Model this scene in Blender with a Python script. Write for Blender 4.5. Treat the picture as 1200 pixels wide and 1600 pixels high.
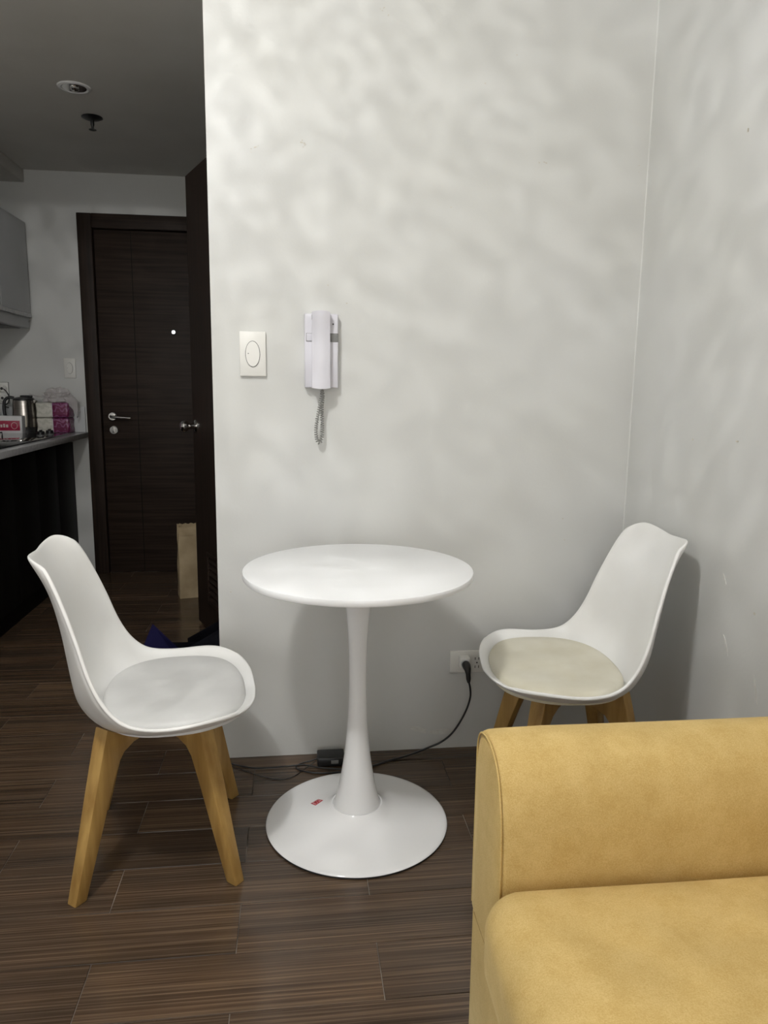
import bpy, bmesh, math, random
from mathutils import Vector, Matrix, noise
random.seed(7)
PI = math.pi
S = bpy.context.scene
for o in list(bpy.data.objects):
    bpy.data.objects.remove(o)
COL = S.collection

# ------------------------------------------------------------------ camera
CAM_H = 1.18
cd = bpy.data.cameras.new('camera')
cd.sensor_fit = 'VERTICAL'
cd.sensor_height = 32.0
cd.lens = 1150.0 / 1600.0 * 32.0
cd.clip_start = 0.02
cam = bpy.data.objects.new('camera', cd)
COL.objects.link(cam)
# columns: image right, image down, forward (in room axes: x right, y towards the wall, z up)
RGT = Vector((0.99280556, -0.11912175, 0.01212947))
DWN = Vector((-0.00815064, -0.16829885, -0.98570232))
FWD = Vector((0.11945996, 0.97851188, -0.16805896))
m = Matrix((RGT, -DWN, -FWD)).transposed().to_4x4()
m.translation = (0, 0, CAM_H)
cam.matrix_world = m
S.camera = cam

# ------------------------------------------------------------------ world, exposure
w = bpy.data.worlds.new('world')
S.world = w
w.use_nodes = True
w.node_tree.nodes['Background'].inputs[0].default_value = (1.0, 0.99, 0.97, 1)
w.node_tree.nodes['Background'].inputs[1].default_value = 2.8
S.view_settings.view_transform = 'Standard'
S.view_settings.look = 'None'
S.view_settings.gamma = 1.0
S.view_settings.use_curve_mapping = False
S.view_settings.exposure = 0.0
LAMP = (-0.56, 0.62, 2.70)
# portal that guides sampling of world light through the added fill window behind the camera
WX0, WX1, WZ0, WZ1 = -1.45, 0.75, 0.45, 2.35
pd = bpy.data.lights.new('fill_window_portal', 'AREA'); pd.shape = 'RECTANGLE'; pd.size = WX1 - WX0; pd.size_y = WZ1 - WZ0
pd.cycles.is_portal = True
po = bpy.data.objects.new('fill_window_portal', pd); COL.objects.link(po)
po.location = ((WX0 + WX1) / 2, -1.84, (WZ0 + WZ1) / 2); po.rotation_euler = (-math.pi / 2, 0, 0)
po.rotation_euler = (math.pi / 2, 0, math.pi)
LAMP_STRENGTH = 64.0
GLINT_POWER = 40.0
LAMP_COLOUR = (1.0, 0.995, 0.975, 1)

# ------------------------------------------------------------------ materials
def srgb(r, g, b):
    f = lambda c: (c / 255 / 12.92) if c / 255 <= 0.04045 else ((c / 255 + 0.055) / 1.055) ** 2.4
    return (f(r), f(g), f(b), 1)

def new_mat(name, col, rough=0.5, metal=0.0, spec=0.5, **kw):
    mt = bpy.data.materials.new(name)
    mt.use_nodes = True
    nt = mt.node_tree
    b = nt.nodes['Principled BSDF']
    b.inputs['Base Color'].default_value = col if len(col) == 4 else (*col, 1)
    b.inputs['Roughness'].default_value = rough
    b.inputs['Metallic'].default_value = metal
    b.inputs['Specular IOR Level'].default_value = spec
    for k, v in kw.items():
        b.inputs[k.replace('_', ' ')].default_value = v
    return mt

def nd(mt, t, **kw):
    n = mt.node_tree.nodes.new(t)
    for k, v in kw.items():
        setattr(n, k, v)
    return n

def lk(mt, a, b):
    mt.node_tree.links.new(a, b)

def vary(mt, c1, c2, scale=(4, 4, 4), detail=4.0, coord='Object', lo=0.35, hi=0.65, nscale=1.0, bump=0.0, bdist=0.001, rough=None):
    """colour variation between c1 and c2 (noise) and an optional fine relief"""
    b = mt.node_tree.nodes['Principled BSDF']
    tc = nd(mt, 'ShaderNodeTexCoord')
    mp = nd(mt, 'ShaderNodeMapping')
    mp.inputs['Scale'].default_value = scale
    nz = nd(mt, 'ShaderNodeTexNoise')
    nz.inputs['Scale'].default_value = nscale
    nz.inputs['Detail'].default_value = detail
    lk(mt, tc.outputs[coord], mp.inputs['Vector'])
    lk(mt, mp.outputs[0], nz.inputs['Vector'])
    rp = nd(mt, 'ShaderNodeValToRGB')
    rp.color_ramp.elements[0].position = lo
    rp.color_ramp.elements[0].color = c1
    rp.color_ramp.elements[1].position = hi
    rp.color_ramp.elements[1].color = c2
    lk(mt, nz.outputs['Fac'], rp.inputs[0])
    lk(mt, rp.outputs[0], b.inputs['Base Color'])
    if bump:
        bp = nd(mt, 'ShaderNodeBump')
        bp.inputs['Strength'].default_value = bump
        bp.inputs['Distance'].default_value = bdist
        lk(mt, nz.outputs['Fac'], bp.inputs['Height'])
        lk(mt, bp.outputs[0], b.inputs['Normal'])
    if rough:
        mr = nd(mt, 'ShaderNodeMapRange')
        mr.inputs['To Min'].default_value = rough[0]
        mr.inputs['To Max'].default_value = rough[1]
        lk(mt, nz.outputs['Fac'], mr.inputs['Value'])
        lk(mt, mr.outputs[0], b.inputs['Roughness'])
    return nz

M = {}
def wall_material():
    mt = new_mat('wall_paint', (0.74, 0.735, 0.69), 0.40, spec=0.30)
    b = mt.node_tree.nodes['Principled BSDF']
    g = nd(mt, 'ShaderNodeNewGeometry')
    n1 = nd(mt, 'ShaderNodeTexNoise'); n1.inputs['Scale'].default_value = 5.5; n1.inputs['Detail'].default_value = 2.5
    n2 = nd(mt, 'ShaderNodeTexNoise'); n2.inputs['Scale'].default_value = 130; n2.inputs['Detail'].default_value = 3
    n3 = nd(mt, 'ShaderNodeTexNoise'); n3.inputs['Scale'].default_value = 1.6; n3.inputs['Detail'].default_value = 3
    for n in (n1, n2, n3):
        lk(mt, g.outputs['Position'], n.inputs['Vector'])
    rp = nd(mt, 'ShaderNodeValToRGB')
    rp.color_ramp.elements[0].position = 0.35; rp.color_ramp.elements[0].color = (0.62, 0.62, 0.595, 1)
    rp.color_ramp.elements[1].position = 0.65; rp.color_ramp.elements[1].color = (0.64, 0.643, 0.63, 1)
    lk(mt, n3.outputs['Fac'], rp.inputs[0]); lk(mt, rp.outputs[0], b.inputs['Base Color'])
    b1 = nd(mt, 'ShaderNodeBump'); b1.inputs['Strength'].default_value = 0.35; b1.inputs['Distance'].default_value = 0.006
    b2 = nd(mt, 'ShaderNodeBump'); b2.inputs['Strength'].default_value = 0.15; b2.inputs['Distance'].default_value = 0.0012
    lk(mt, n1.outputs['Fac'], b1.inputs['Height']); lk(mt, n2.outputs['Fac'], b2.inputs['Height'])
    lk(mt, b1.outputs[0], b2.inputs['Normal']); lk(mt, b2.outputs[0], b.inputs['Normal'])
    return mt
M['wall'] = wall_material()
M['ceil'] = new_mat('ceiling_paint', (0.62, 0.61, 0.58), 0.8)
vary(M['ceil'], (0.60, 0.585, 0.55, 1), (0.64, 0.625, 0.59, 1), (3, 3, 3))
M['chip'] = new_mat('wall_filler', (0.60, 0.57, 0.50), 0.8); vary(M['chip'], (0.5, 0.46, 0.38, 1), (0.66, 0.63, 0.56, 1), (90, 90, 90))
M['chipw'] = new_mat('paint_smear', (0.78, 0.77, 0.73), 0.5); vary(M['chipw'], (0.63, 0.62, 0.585, 1), (0.69, 0.685, 0.655, 1), (60, 60, 60))

def plank_material():
    mt = new_mat('wood_tile', (0.06, 0.04, 0.03), 0.28, spec=0.5)
    b = mt.node_tree.nodes['Principled BSDF']
    g = nd(mt, 'ShaderNodeNewGeometry')
    oi = nd(mt, 'ShaderNodeObjectInfo')
    off = nd(mt, 'ShaderNodeVectorMath', operation='MULTIPLY_ADD')
    cmb = nd(mt, 'ShaderNodeCombineXYZ')
    lk(mt, oi.outputs['Random'], cmb.inputs['X']); lk(mt, oi.outputs['Random'], cmb.inputs['Y'])
    off.inputs[1].default_value = (13, 29, 0)
    lk(mt, cmb.outputs[0], off.inputs[0]); lk(mt, g.outputs['Position'], off.inputs[2])
    mp = nd(mt, 'ShaderNodeMapping'); mp.inputs['Scale'].default_value = (1.3, 190, 1)
    lk(mt, off.outputs[0], mp.inputs['Vector'])
    n1 = nd(mt, 'ShaderNodeTexNoise'); n1.inputs['Scale'].default_value = 1.0; n1.inputs['Detail'].default_value = 5; n1.inputs['Roughness'].default_value = 0.65
    lk(mt, mp.outputs[0], n1.inputs['Vector'])
    mp2 = nd(mt, 'ShaderNodeMapping'); mp2.inputs['Scale'].default_value = (0.9, 14, 1)
    lk(mt, off.outputs[0], mp2.inputs['Vector'])
    n2 = nd(mt, 'ShaderNodeTexNoise'); n2.inputs['Scale'].default_value = 1.0; n2.inputs['Detail'].default_value = 3
    lk(mt, mp2.outputs[0], n2.inputs['Vector'])
    rp = nd(mt, 'ShaderNodeValToRGB')
    e = rp.color_ramp.elements
    e[0].position = 0.28; e[0].color = (0.038, 0.024, 0.016, 1)
    e[1].position = 0.74; e[1].color = (0.200, 0.146, 0.100, 1)
    x = e.new(0.5); x.color = (0.080, 0.055, 0.037, 1)
    lk(mt, n1.outputs['Fac'], rp.inputs[0])
    rp2 = nd(mt, 'ShaderNodeValToRGB')
    rp2.color_ramp.elements[0].position = 0.3; rp2.color_ramp.elements[0].color = (0.72, 0.70, 0.70, 1)
    rp2.color_ramp.elements[1].position = 0.75; rp2.color_ramp.elements[1].color = (1.35, 1.22, 1.08, 1)
    lk(mt, n2.outputs['Fac'], rp2.inputs[0])
    mx = nd(mt, 'ShaderNodeMix', data_type='RGBA', blend_type='MULTIPLY'); mx.inputs[0].default_value = 1.0
    lk(mt, rp.outputs[0], mx.inputs[6]); lk(mt, rp2.outputs[0], mx.inputs[7])
    mr = nd(mt, 'ShaderNodeMapRange'); mr.inputs['To Min'].default_value = 0.8; mr.inputs['To Max'].default_value = 1.2
    lk(mt, oi.outputs['Random'], mr.inputs['Value'])
    mx2 = nd(mt, 'ShaderNodeVectorMath', operation='SCALE')
    lk(mt, mx.outputs[2], mx2.inputs[0]); lk(mt, mr.outputs[0], mx2.inputs['Scale'])
    lk(mt, mx2.outputs[0], b.inputs['Base Color'])
    r = nd(mt, 'ShaderNodeMapRange'); r.inputs['To Min'].default_value = 0.10; r.inputs['To Max'].default_value = 0.26
    lk(mt, n1.outputs['Fac'], r.inputs['Value']); lk(mt, r.outputs[0], b.inputs['Roughness'])
    bp = nd(mt, 'ShaderNodeBump'); bp.inputs['Strength'].default_value = 0.25; bp.inputs['Distance'].default_value = 0.0006
    lk(mt, n1.outputs['Fac'], bp.inputs['Height']); lk(mt, bp.outputs[0], b.inputs['Normal'])
    return mt
M['plank'] = plank_material()
M['grout'] = new_mat('grout', (0.30, 0.25, 0.21), 0.8); vary(M['grout'], (0.06, 0.045, 0.035, 1), (0.27, 0.23, 0.19, 1), (7, 7, 7), lo=0.4, hi=0.62)

M['plastic'] = new_mat('white_plastic_shell', (0.80, 0.80, 0.785), 0.34); vary(M['plastic'], (0.85, 0.845, 0.825, 1), (0.88, 0.88, 0.87, 1), (6, 6, 6))
M['pad_grey'] = new_mat('grey_white_leatherette', (0.58, 0.58, 0.565), 0.5); vary(M['pad_grey'], (0.66, 0.66, 0.65, 1), (0.72, 0.72, 0.71, 1), (7, 7, 7), bump=0.1, bdist=0.002)
M['pad_cream'] = new_mat('cream_leatherette', (0.62, 0.58, 0.46), 0.5); vary(M['pad_cream'], (0.65, 0.61, 0.48, 1), (0.74, 0.71, 0.60, 1), (7, 7, 7), bump=0.1, bdist=0.002)
M['beech'] = new_mat('beech_wood', (0.40, 0.23, 0.08), 0.5); vary(M['beech'], (0.30, 0.165, 0.042, 1), (0.46, 0.285, 0.088, 1), (38, 38, 3.5), detail=5, bump=0.15, bdist=0.0008)
M['lacquer'] = new_mat('white_lacquer', (0.82, 0.82, 0.82), 0.22); vary(M['lacquer'], (0.85, 0.85, 0.85, 1), (0.88, 0.88, 0.885, 1), (3, 3, 3), rough=(0.06, 0.12))
M['top'] = new_mat('white_table_top', (0.86, 0.86, 0.87), 0.3); vary(M['top'], (0.90, 0.905, 0.915, 1), (0.92, 0.925, 0.935, 1), (3, 3, 3), rough=(0.24, 0.36))
M['rubber'] = new_mat('black_rubber', (0.012, 0.012, 0.012), 0.6); vary(M['rubber'], (0.010, 0.010, 0.010, 1), (0.02, 0.02, 0.02, 1), (20, 20, 20))
M['red'] = new_mat('red_sticker', (0.45, 0.02, 0.04), 0.5); vary(M['red'], (0.36, 0.015, 0.03, 1), (0.5, 0.03, 0.05, 1), (120, 120, 120))
M['ink'] = new_mat('pale_print', (0.75, 0.62, 0.60), 0.6); vary(M['ink'], (0.7, 0.56, 0.55, 1), (0.8, 0.68, 0.66, 1), (90, 90, 90))
M['phone'] = new_mat('white_abs', (0.76, 0.75, 0.80), 0.35); vary(M['phone'], (0.63, 0.62, 0.67, 1), (0.66, 0.65, 0.70, 1), (9, 9, 9))
M['switch'] = new_mat('ivory_plastic', (0.82, 0.81, 0.76), 0.35); vary(M['switch'], (0.76, 0.75, 0.71, 1), (0.78, 0.77, 0.735, 1), (9, 9, 9))
M['grey'] = new_mat('grey_plastic', (0.20, 0.20, 0.195), 0.5); vary(M['grey'], (0.18, 0.18, 0.175, 1), (0.22, 0.22, 0.215, 1), (30, 30, 30))
M['cordgrey'] = new_mat('grey_cord', (0.28, 0.28, 0.265), 0.5); vary(M['cordgrey'], (0.25, 0.25, 0.24, 1), (0.31, 0.31, 0.29, 1), (50, 50, 50))
M['dark'] = new_mat('dark_gap', (0.03, 0.03, 0.03), 0.6); vary(M['dark'], (0.025, 0.025, 0.025, 1), (0.035, 0.035, 0.035, 1), (30, 30, 30))
M['wenge'] = new_mat('dark_wenge_veneer', (0.03, 0.018, 0.012), 0.55, spec=0.25); vary(M['wenge'], (0.018, 0.0105, 0.0072, 1), (0.038, 0.0235, 0.016, 1), (2.5, 2.5, 70), detail=5, bump=0.2, bdist=0.0006)
M['wengev'] = new_mat('dark_wenge_frame', (0.03, 0.018, 0.012), 0.55, spec=0.25); vary(M['wengev'], (0.016, 0.0095, 0.0065, 1), (0.032, 0.019, 0.013, 1), (60, 60, 2.5), detail=5, bump=0.2, bdist=0.0006)
M['blackcab'] = new_mat('black_brown_laminate', (0.010, 0.008, 0.007), 0.6, spec=0.15); vary(M['blackcab'], (0.005, 0.004, 0.0035, 1), (0.009, 0.007, 0.006, 1), (40, 40, 3))
M['cabwhite'] = new_mat('pale_grey_laminate', (0.55, 0.56, 0.57), 0.4); vary(M['cabwhite'], (0.53, 0.54, 0.55, 1), (0.57, 0.58, 0.59, 1), (4, 4, 4))
M['stone'] = new_mat('pale_worktop', (0.55, 0.55, 0.56), 0.25); vary(M['stone'], (0.50, 0.50, 0.51, 1), (0.62, 0.62, 0.63, 1), (60, 60, 60), detail=6)
M['steel'] = new_mat('brushed_steel', (0.55, 0.54, 0.52), 0.22, 1.0); vary(M['steel'], (0.50, 0.49, 0.47, 1), (0.60, 0.59, 0.57, 1), (2, 2, 90))
M['kettle'] = new_mat('kettle_steel', (0.42, 0.39, 0.36), 0.12, 1.0); vary(M['kettle'], (0.38, 0.35, 0.32, 1), (0.45, 0.42, 0.39, 1), (2, 2, 60))
M['chrome'] = new_mat('chrome', (0.75, 0.74, 0.72), 0.12, 1.0); vary(M['chrome'], (0.72, 0.71, 0.69, 1), (0.78, 0.77, 0.75, 1), (30, 30, 30))
M['black'] = new_mat('black_plastic', (0.012, 0.012, 0.013), 0.35); vary(M['black'], (0.010, 0.010, 0.011, 1), (0.016, 0.016, 0.017, 1), (30, 30, 30))
M['glassblack'] = new_mat('black_hob_glass', (0.015, 0.015, 0.017), 0.05); vary(M['glassblack'], (0.012, 0.012, 0.014, 1), (0.018, 0.018, 0.02, 1), (10, 10, 10))
M['magenta'] = new_mat('magenta_film', (0.36, 0.015, 0.10), 0.3); vary(M['magenta'], (0.36, 0.012, 0.05, 1), (0.46, 0.016, 0.075, 1), (40, 40, 40))
def print_mat(name, c1, c2, sc):
    mt = new_mat(name, c1, 0.3)
    b = mt.node_tree.nodes['Principled BSDF']
    tc = nd(mt, 'ShaderNodeTexCoord')
    wv = nd(mt, 'ShaderNodeTexWave', wave_type='RINGS')
    wv.inputs['Scale'].default_value = sc; wv.inputs['Distortion'].default_value = 9; wv.inputs['Detail'].default_value = 2; wv.inputs['Detail Scale'].default_value = 2
    lk(mt, tc.outputs['Object'], wv.inputs['Vector'])
    rp = nd(mt, 'ShaderNodeValToRGB')
    rp.color_ramp.elements[0].position = 0.45; rp.color_ramp.elements[0].color = c1
    rp.color_ramp.elements[1].position = 0.8; rp.color_ramp.elements[1].color = c2
    lk(mt, wv.outputs['Fac'], rp.inputs[0]); lk(mt, rp.outputs[0], b.inputs['Base Color'])
    return mt
M['purpleprint'] = print_mat('purple_swirl_film', (0.15, 0.010, 0.06, 1), (0.27, 0.09, 0.21, 1), 14)
M['creamprint'] = print_mat('embossed_tissue_paper', (0.66, 0.64, 0.57, 1), (0.54, 0.53, 0.46, 1), 12)
M['white'] = new_mat('white_card', (0.75, 0.74, 0.74), 0.5); vary(M['white'], (0.72, 0.71, 0.71, 1), (0.78, 0.77, 0.77, 1), (20, 20, 20))
M['kraft'] = new_mat('kraft_paper', (0.44, 0.33, 0.19), 0.75); vary(M['kraft'], (0.37, 0.28, 0.16, 1), (0.50, 0.39, 0.24, 1), (9, 9, 9), bump=0.5, bdist=0.006)
M['navy'] = new_mat('navy_card', (0.015, 0.014, 0.07), 0.8, spec=0.08); vary(M['navy'], (0.005, 0.0045, 0.026, 1), (0.008, 0.007, 0.038, 1), (12, 12, 12))
M['blackcard'] = new_mat('black_card', (0.006, 0.006, 0.008), 0.8, spec=0.05); vary(M['blackcard'], (0.005, 0.005, 0.007, 1), (0.008, 0.008, 0.011, 1), (12, 12, 12))
def fabric():
    mt = new_mat('mustard_suede', (0.52, 0.34, 0.10), 0.85, spec=0.2, Sheen_Weight=0.25, Sheen_Roughness=0.4)
    mt.node_tree.nodes['Principled BSDF'].inputs['Sheen Tint'].default_value = (1, 0.85, 0.5, 1)
    b = mt.node_tree.nodes['Principled BSDF']
    g = nd(mt, 'ShaderNodeNewGeometry')
    n1 = nd(mt, 'ShaderNodeTexNoise'); n1.inputs['Scale'].default_value = 26; n1.inputs['Detail'].default_value = 6; n1.inputs['Roughness'].default_value = 0.7
    n2 = nd(mt, 'ShaderNodeTexNoise'); n2.inputs['Scale'].default_value = 520; n2.inputs['Detail'].default_value = 2
    for n in (n1, n2): lk(mt, g.outputs['Position'], n.inputs['Vector'])
    ad = nd(mt, 'ShaderNodeMath', operation='ADD'); ml = nd(mt, 'ShaderNodeMath', operation='MULTIPLY'); ml.inputs[1].default_value = 0.5
    lk(mt, n1.outputs['Fac'], ad.inputs[0]); lk(mt, n2.outputs['Fac'], ad.inputs[1]); lk(mt, ad.outputs[0], ml.inputs[0])
    rp = nd(mt, 'ShaderNodeValToRGB')
    rp.color_ramp.elements[0].position = 0.38; rp.color_ramp.elements[0].color = (0.49, 0.335, 0.115, 1)
    rp.color_ramp.elements[1].position = 0.62; rp.color_ramp.elements[1].color = (0.60, 0.435, 0.180, 1)
    lk(mt, ml.outputs[0], rp.inputs[0]); lk(mt, rp.outputs[0], b.inputs['Base Color'])
    bp = nd(mt, 'ShaderNodeBump'); bp.inputs['Strength'].default_value = 0.3; bp.inputs['Distance'].default_value = 0.0015
    lk(mt, ml.outputs[0], bp.inputs['Height']); lk(mt, bp.outputs[0], b.inputs['Normal'])
    return mt
M['fabric'] = fabric()
M['seam'] = new_mat('mustard_piping', (0.34, 0.21, 0.06), 0.85); vary(M['seam'], (0.30, 0.185, 0.05, 1), (0.38, 0.24, 0.07, 1), (60, 60, 60))
def emit(name, col, st):
    mt = bpy.data.materials.new(name); mt.use_nodes = True
    nt = mt.node_tree; nt.nodes.remove(nt.nodes['Principled BSDF'])
    e = nt.nodes.new('ShaderNodeEmission'); e.inputs[0].default_value = col; e.inputs[1].default_value = st
    nt.links.new(e.outputs[0], nt.nodes['Material Output'].inputs[0])
    return mt
M['lampglow'] = emit('lamp_opal_glow', LAMP_COLOUR, LAMP_STRENGTH)
M['peep'] = emit('peephole_daylight', (1, 0.98, 0.93, 1), 4.0)
def film():
    mt = bpy.data.materials.new('clear_crinkled_film'); mt.use_nodes = True
    nt = mt.node_tree; b = nt.nodes['Principled BSDF']
    b.inputs['Base Color'].default_value = (0.75, 0.70, 0.70, 1); b.inputs['Roughness'].default_value = 0.15
    t = nt.nodes.new('ShaderNodeBsdfTransparent'); mx = nt.nodes.new('ShaderNodeMixShader'); mx.inputs[0].default_value = 0.42
    nt.links.new(t.outputs[0], mx.inputs[1]); nt.links.new(b.outputs[0], mx.inputs[2])
    nt.links.new(mx.outputs[0], nt.nodes['Material Output'].inputs[0])
    return mt
M['film'] = film()
M['pane'] = film(); M['pane'].name = 'fill_window_glass'
M['pane'].node_tree.nodes['Mix Shader'].inputs[0].default_value = 0.06

# ------------------------------------------------------------------ mesh helpers
def link(name, me, mat, parent=None):
    o = bpy.data.objects.new(name, me)
    if mat is not None and not me.materials:
        me.materials.append(mat)
    COL.objects.link(o)
    if parent is not None:
        o.parent = parent
    return o

def fin(me, smooth, angle=40):
    bm = bmesh.new(); bm.from_mesh(me)
    bmesh.ops.remove_doubles(bm, verts=bm.verts, dist=1e-6)
    bmesh.ops.recalc_face_normals(bm, faces=bm.faces)
    bm.to_mesh(me); bm.free()
    if smooth:
        for p in me.polygons: p.use_smooth = True
        me.set_sharp_from_angle(angle=math.radians(angle))
    me.update()

def meshdata(name, vs, fs, smooth=False, angle=40):
    me = bpy.data.meshes.new(name)
    me.from_pydata([tuple(v) for v in vs], [], fs)
    fin(me, smooth, angle)
    return me

def poly(name, vs, fs, mat, parent=None, smooth=False, angle=40):
    return link(name, meshdata(name, vs, fs, smooth, angle), mat, parent)

def boxdata(x0, x1, y0, y1, z0, z1):
    v = [(x, y, z) for x in (x0, x1) for y in (y0, y1) for z in (z0, z1)]
    f = [(0, 1, 3, 2), (4, 6, 7, 5), (0, 4, 5, 1), (2, 3, 7, 6), (0, 2, 6, 4), (1, 5, 7, 3)]
    return v, f

def box(name, x0, x1, y0, y1, z0, z1, mat, parent=None, bev=0.0, seg=2):
    v, f = boxdata(x0, x1, y0, y1, z0, z1)
    me = bpy.data.meshes.new(name); me.from_pydata(v, [], f)
    bm = bmesh.new(); bm.from_mesh(me)
    bmesh.ops.recalc_face_normals(bm, faces=bm.faces)
    if bev:
        bmesh.ops.bevel(bm, geom=list(bm.edges), offset=bev, segments=seg, profile=0.5, affect='EDGES')
    bm.to_mesh(me); bm.free()
    if bev:
        for p in me.polygons: p.use_smooth = True
        me.set_sharp_from_angle(angle=math.radians(50))
    return link(name, me, mat, parent)

def boxes(name, lst, mat, parent=None):
    vs, fs = [], []
    for b in lst:
        v, f = boxdata(*b); n = len(vs)
        vs += v; fs += [tuple(i + n for i in q) for q in f]
    return poly(name, vs, fs, mat, parent)

def rbox(name, x0, x1, y0, y1, z0, z1, r, mat, parent=None, n=10, fn=None):
    """soft rounded box with vertices all over its faces; fn bends them"""
    c = Vector(((x0 + x1) / 2, (y0 + y1) / 2, (z0 + z1) / 2)); h = Vector(((x1 - x0) / 2, (y1 - y0) / 2, (z1 - z0) / 2))
    vs, fs = [], []
    for ax in range(3):
        for sg in (-1, 1):
            b = len(vs); a1, a2 = (ax + 1) % 3, (ax + 2) % 3
            for i in range(n + 1):
                for j in range(n + 1):
                    p = Vector((0, 0, 0)); p[ax] = sg
                    # crowd the grid towards the edges
                    p[a1] = math.sin((i / n - .5) * PI); p[a2] = math.sin((j / n - .5) * PI)
                    q = Vector((p[k] * h[k] for k in range(3)))
                    inn = Vector((max(-(h[k] - r), min(h[k] - r, q[k])) for k in range(3)))
                    d = q - inn
                    if d.length > 1e-9: q = inn + d.normalized() * min(r, d.length if (abs(d[0]) > 1e-9) + (abs(d[1]) > 1e-9) + (abs(d[2]) > 1e-9) < 2 else r)
                    q = q + c
                    if fn: q = fn(q)
                    vs.append(q)
            for i in range(n):
                for j in range(n):
                    k = b + i * (n + 1) + j
                    fs.append((k, k + 1, k + n + 2, k + n + 1))
    me = bpy.data.meshes.new(name); me.from_pydata([tuple(v) for v in vs], [], fs)
    bm = bmesh.new(); bm.from_mesh(me)
    bmesh.ops.remove_doubles(bm, verts=bm.verts, dist=1e-4)
    bmesh.ops.recalc_face_normals(bm, faces=bm.faces)
    bm.to_mesh(me); bm.free()
    for p in me.polygons: p.use_smooth = True
    return link(name, me, mat, parent)

def lathe(name, prof, mat, parent=None, seg=48, loc=(0, 0, 0), axis='Z', angle=35):
    """prof: list of (r, h); revolve round the axis"""
    vs, fs = [], []
    for r, h in prof:
        for k in range(seg):
            a = 2 * PI * k / seg
            vs.append((max(r, 1e-7) * math.cos(a), max(r, 1e-7) * math.sin(a), h))
    for i in range(len(prof) - 1):
        for k in range(seg):
            fs.append((i * seg + k, i * seg + (k + 1) % seg, (i + 1) * seg + (k + 1) % seg, (i + 1) * seg + k))
    if prof[0][0] > 1e-5: fs.append(tuple(range(seg - 1, -1, -1)))
    if prof[-1][0] > 1e-5: fs.append(tuple((len(prof) - 1) * seg + k for k in range(seg)))
    if axis == 'Y': vs = [(x, z, y) for x, y, z in vs]     # revolve round y
    if axis == 'X': vs = [(z, x, y) for x, y, z in vs]
    o = poly(name, [(x + loc[0], y + loc[1], z + loc[2]) for x, y, z in vs], fs, mat, parent, True, angle)
    return o

def catmull(P, k=8):
    P = [Vector(p) for p in P]; Q = [2 * P[0] - P[1]] + P + [2 * P[-1] - P[-2]]; out = []
    for i in range(1, len(Q) - 2):
        a, b, c, d = Q[i - 1:i + 3]
        for s in range(k):
            t = s / k
            out.append(.5 * ((2 * b) + (c - a) * t + (2 * a - 5 * b + 4 * c - d) * t * t + (3 * b - a - 3 * c + d) * t ** 3))
    out.append(P[-1]); return out

def tube(name, path, r, mat, parent=None, seg=8, closed=False):
    P = [Vector(p) for p in path]; n = len(P); vs, fs = [], []
    up = Vector((0, 0, 1)); prev = None
    for i in range(n):
        t = (P[(i + 1) % n] - P[i - 1]) if closed else (P[min(i + 1, n - 1)] - P[max(i - 1, 0)])
        t.normalize()
        if prev is None:
            nn = t.cross(up if abs(t.z) < .9 else Vector((1, 0, 0))).normalized()
        else:
            nn = (prev - t * prev.dot(t)).normalized()
        prev = nn; bn = t.cross(nn)
        rr = r(i / (n - 1)) if callable(r) else r
        for k in range(seg):
            a = 2 * PI * k / seg
            vs.append(P[i] + (nn * math.cos(a) + bn * math.sin(a)) * rr)
    for i in range(n if closed else n - 1):
        j = (i + 1) % n
        for k in range(seg):
            fs.append((i * seg + k, i * seg + (k + 1) % seg, j * seg + (k + 1) % seg, j * seg + k))
    if not closed:
        fs.append(tuple(range(seg - 1, -1, -1))); fs.append(tuple((n - 1) * seg + k for k in range(seg)))
    return poly(name, vs, fs, mat, parent, True, 60)

def prism(name, pts, d0, d1, place, mat, parent=None, smooth=False, angle=40, bev=0):
    """pts: closed 2D outline; place(u, v, d) -> 3D; extruded from d0 to d1"""
    n = len(pts)
    vs = [place(u, v, d0) for u, v in pts] + [place(u, v, d1) for u, v in pts]
    fs = [tuple(range(n)), tuple(range(2 * n - 1, n - 1, -1))] + [(i, (i + 1) % n, n + (i + 1) % n, n + i) for i in range(n)]
    o = poly(name, vs, fs, mat, parent, smooth, angle)
    if bev:
        me = o.data; bm = bmesh.new(); bm.from_mesh(me)
        bmesh.ops.bevel(bm, geom=list(bm.edges), offset=bev, segments=2, profile=0.5, affect='EDGES', clamp_overlap=True)
        bm.to_mesh(me); bm.free()
        for p in me.polygons: p.use_smooth = True
        me.set_sharp_from_angle(angle=math.radians(50))
    return o

def tag(o, label, cat, group=None):
    o['label'] = label; o['category'] = cat
    if group: o['group'] = group
    return o

def thing(name, label, cat, loc=(0, 0, 0), rz=0.0, group=None):
    o = bpy.data.objects.new(name, None); COL.objects.link(o)
    o.location = loc; o.rotation_euler = (0, 0, rz); o.empty_display_size = 0.05
    return tag(o, label, cat, group)

def struct(o, label=None, cat=None):
    o['kind'] = 'structure'
    if label: o['label'] = label
    if cat: o['category'] = cat
    return o

# ------------------------------------------------------------------ the room
XL, XR, XE = -1.90, 1.057, -0.238      # left wall, right wall, free edge of the partition
YB, YW, YF = -1.80, 2.236, 4.696       # behind the camera, partition face, far wall face
ZC, ZD = 2.70, 2.38                    # living room ceiling, dropped ceiling of the entry

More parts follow.
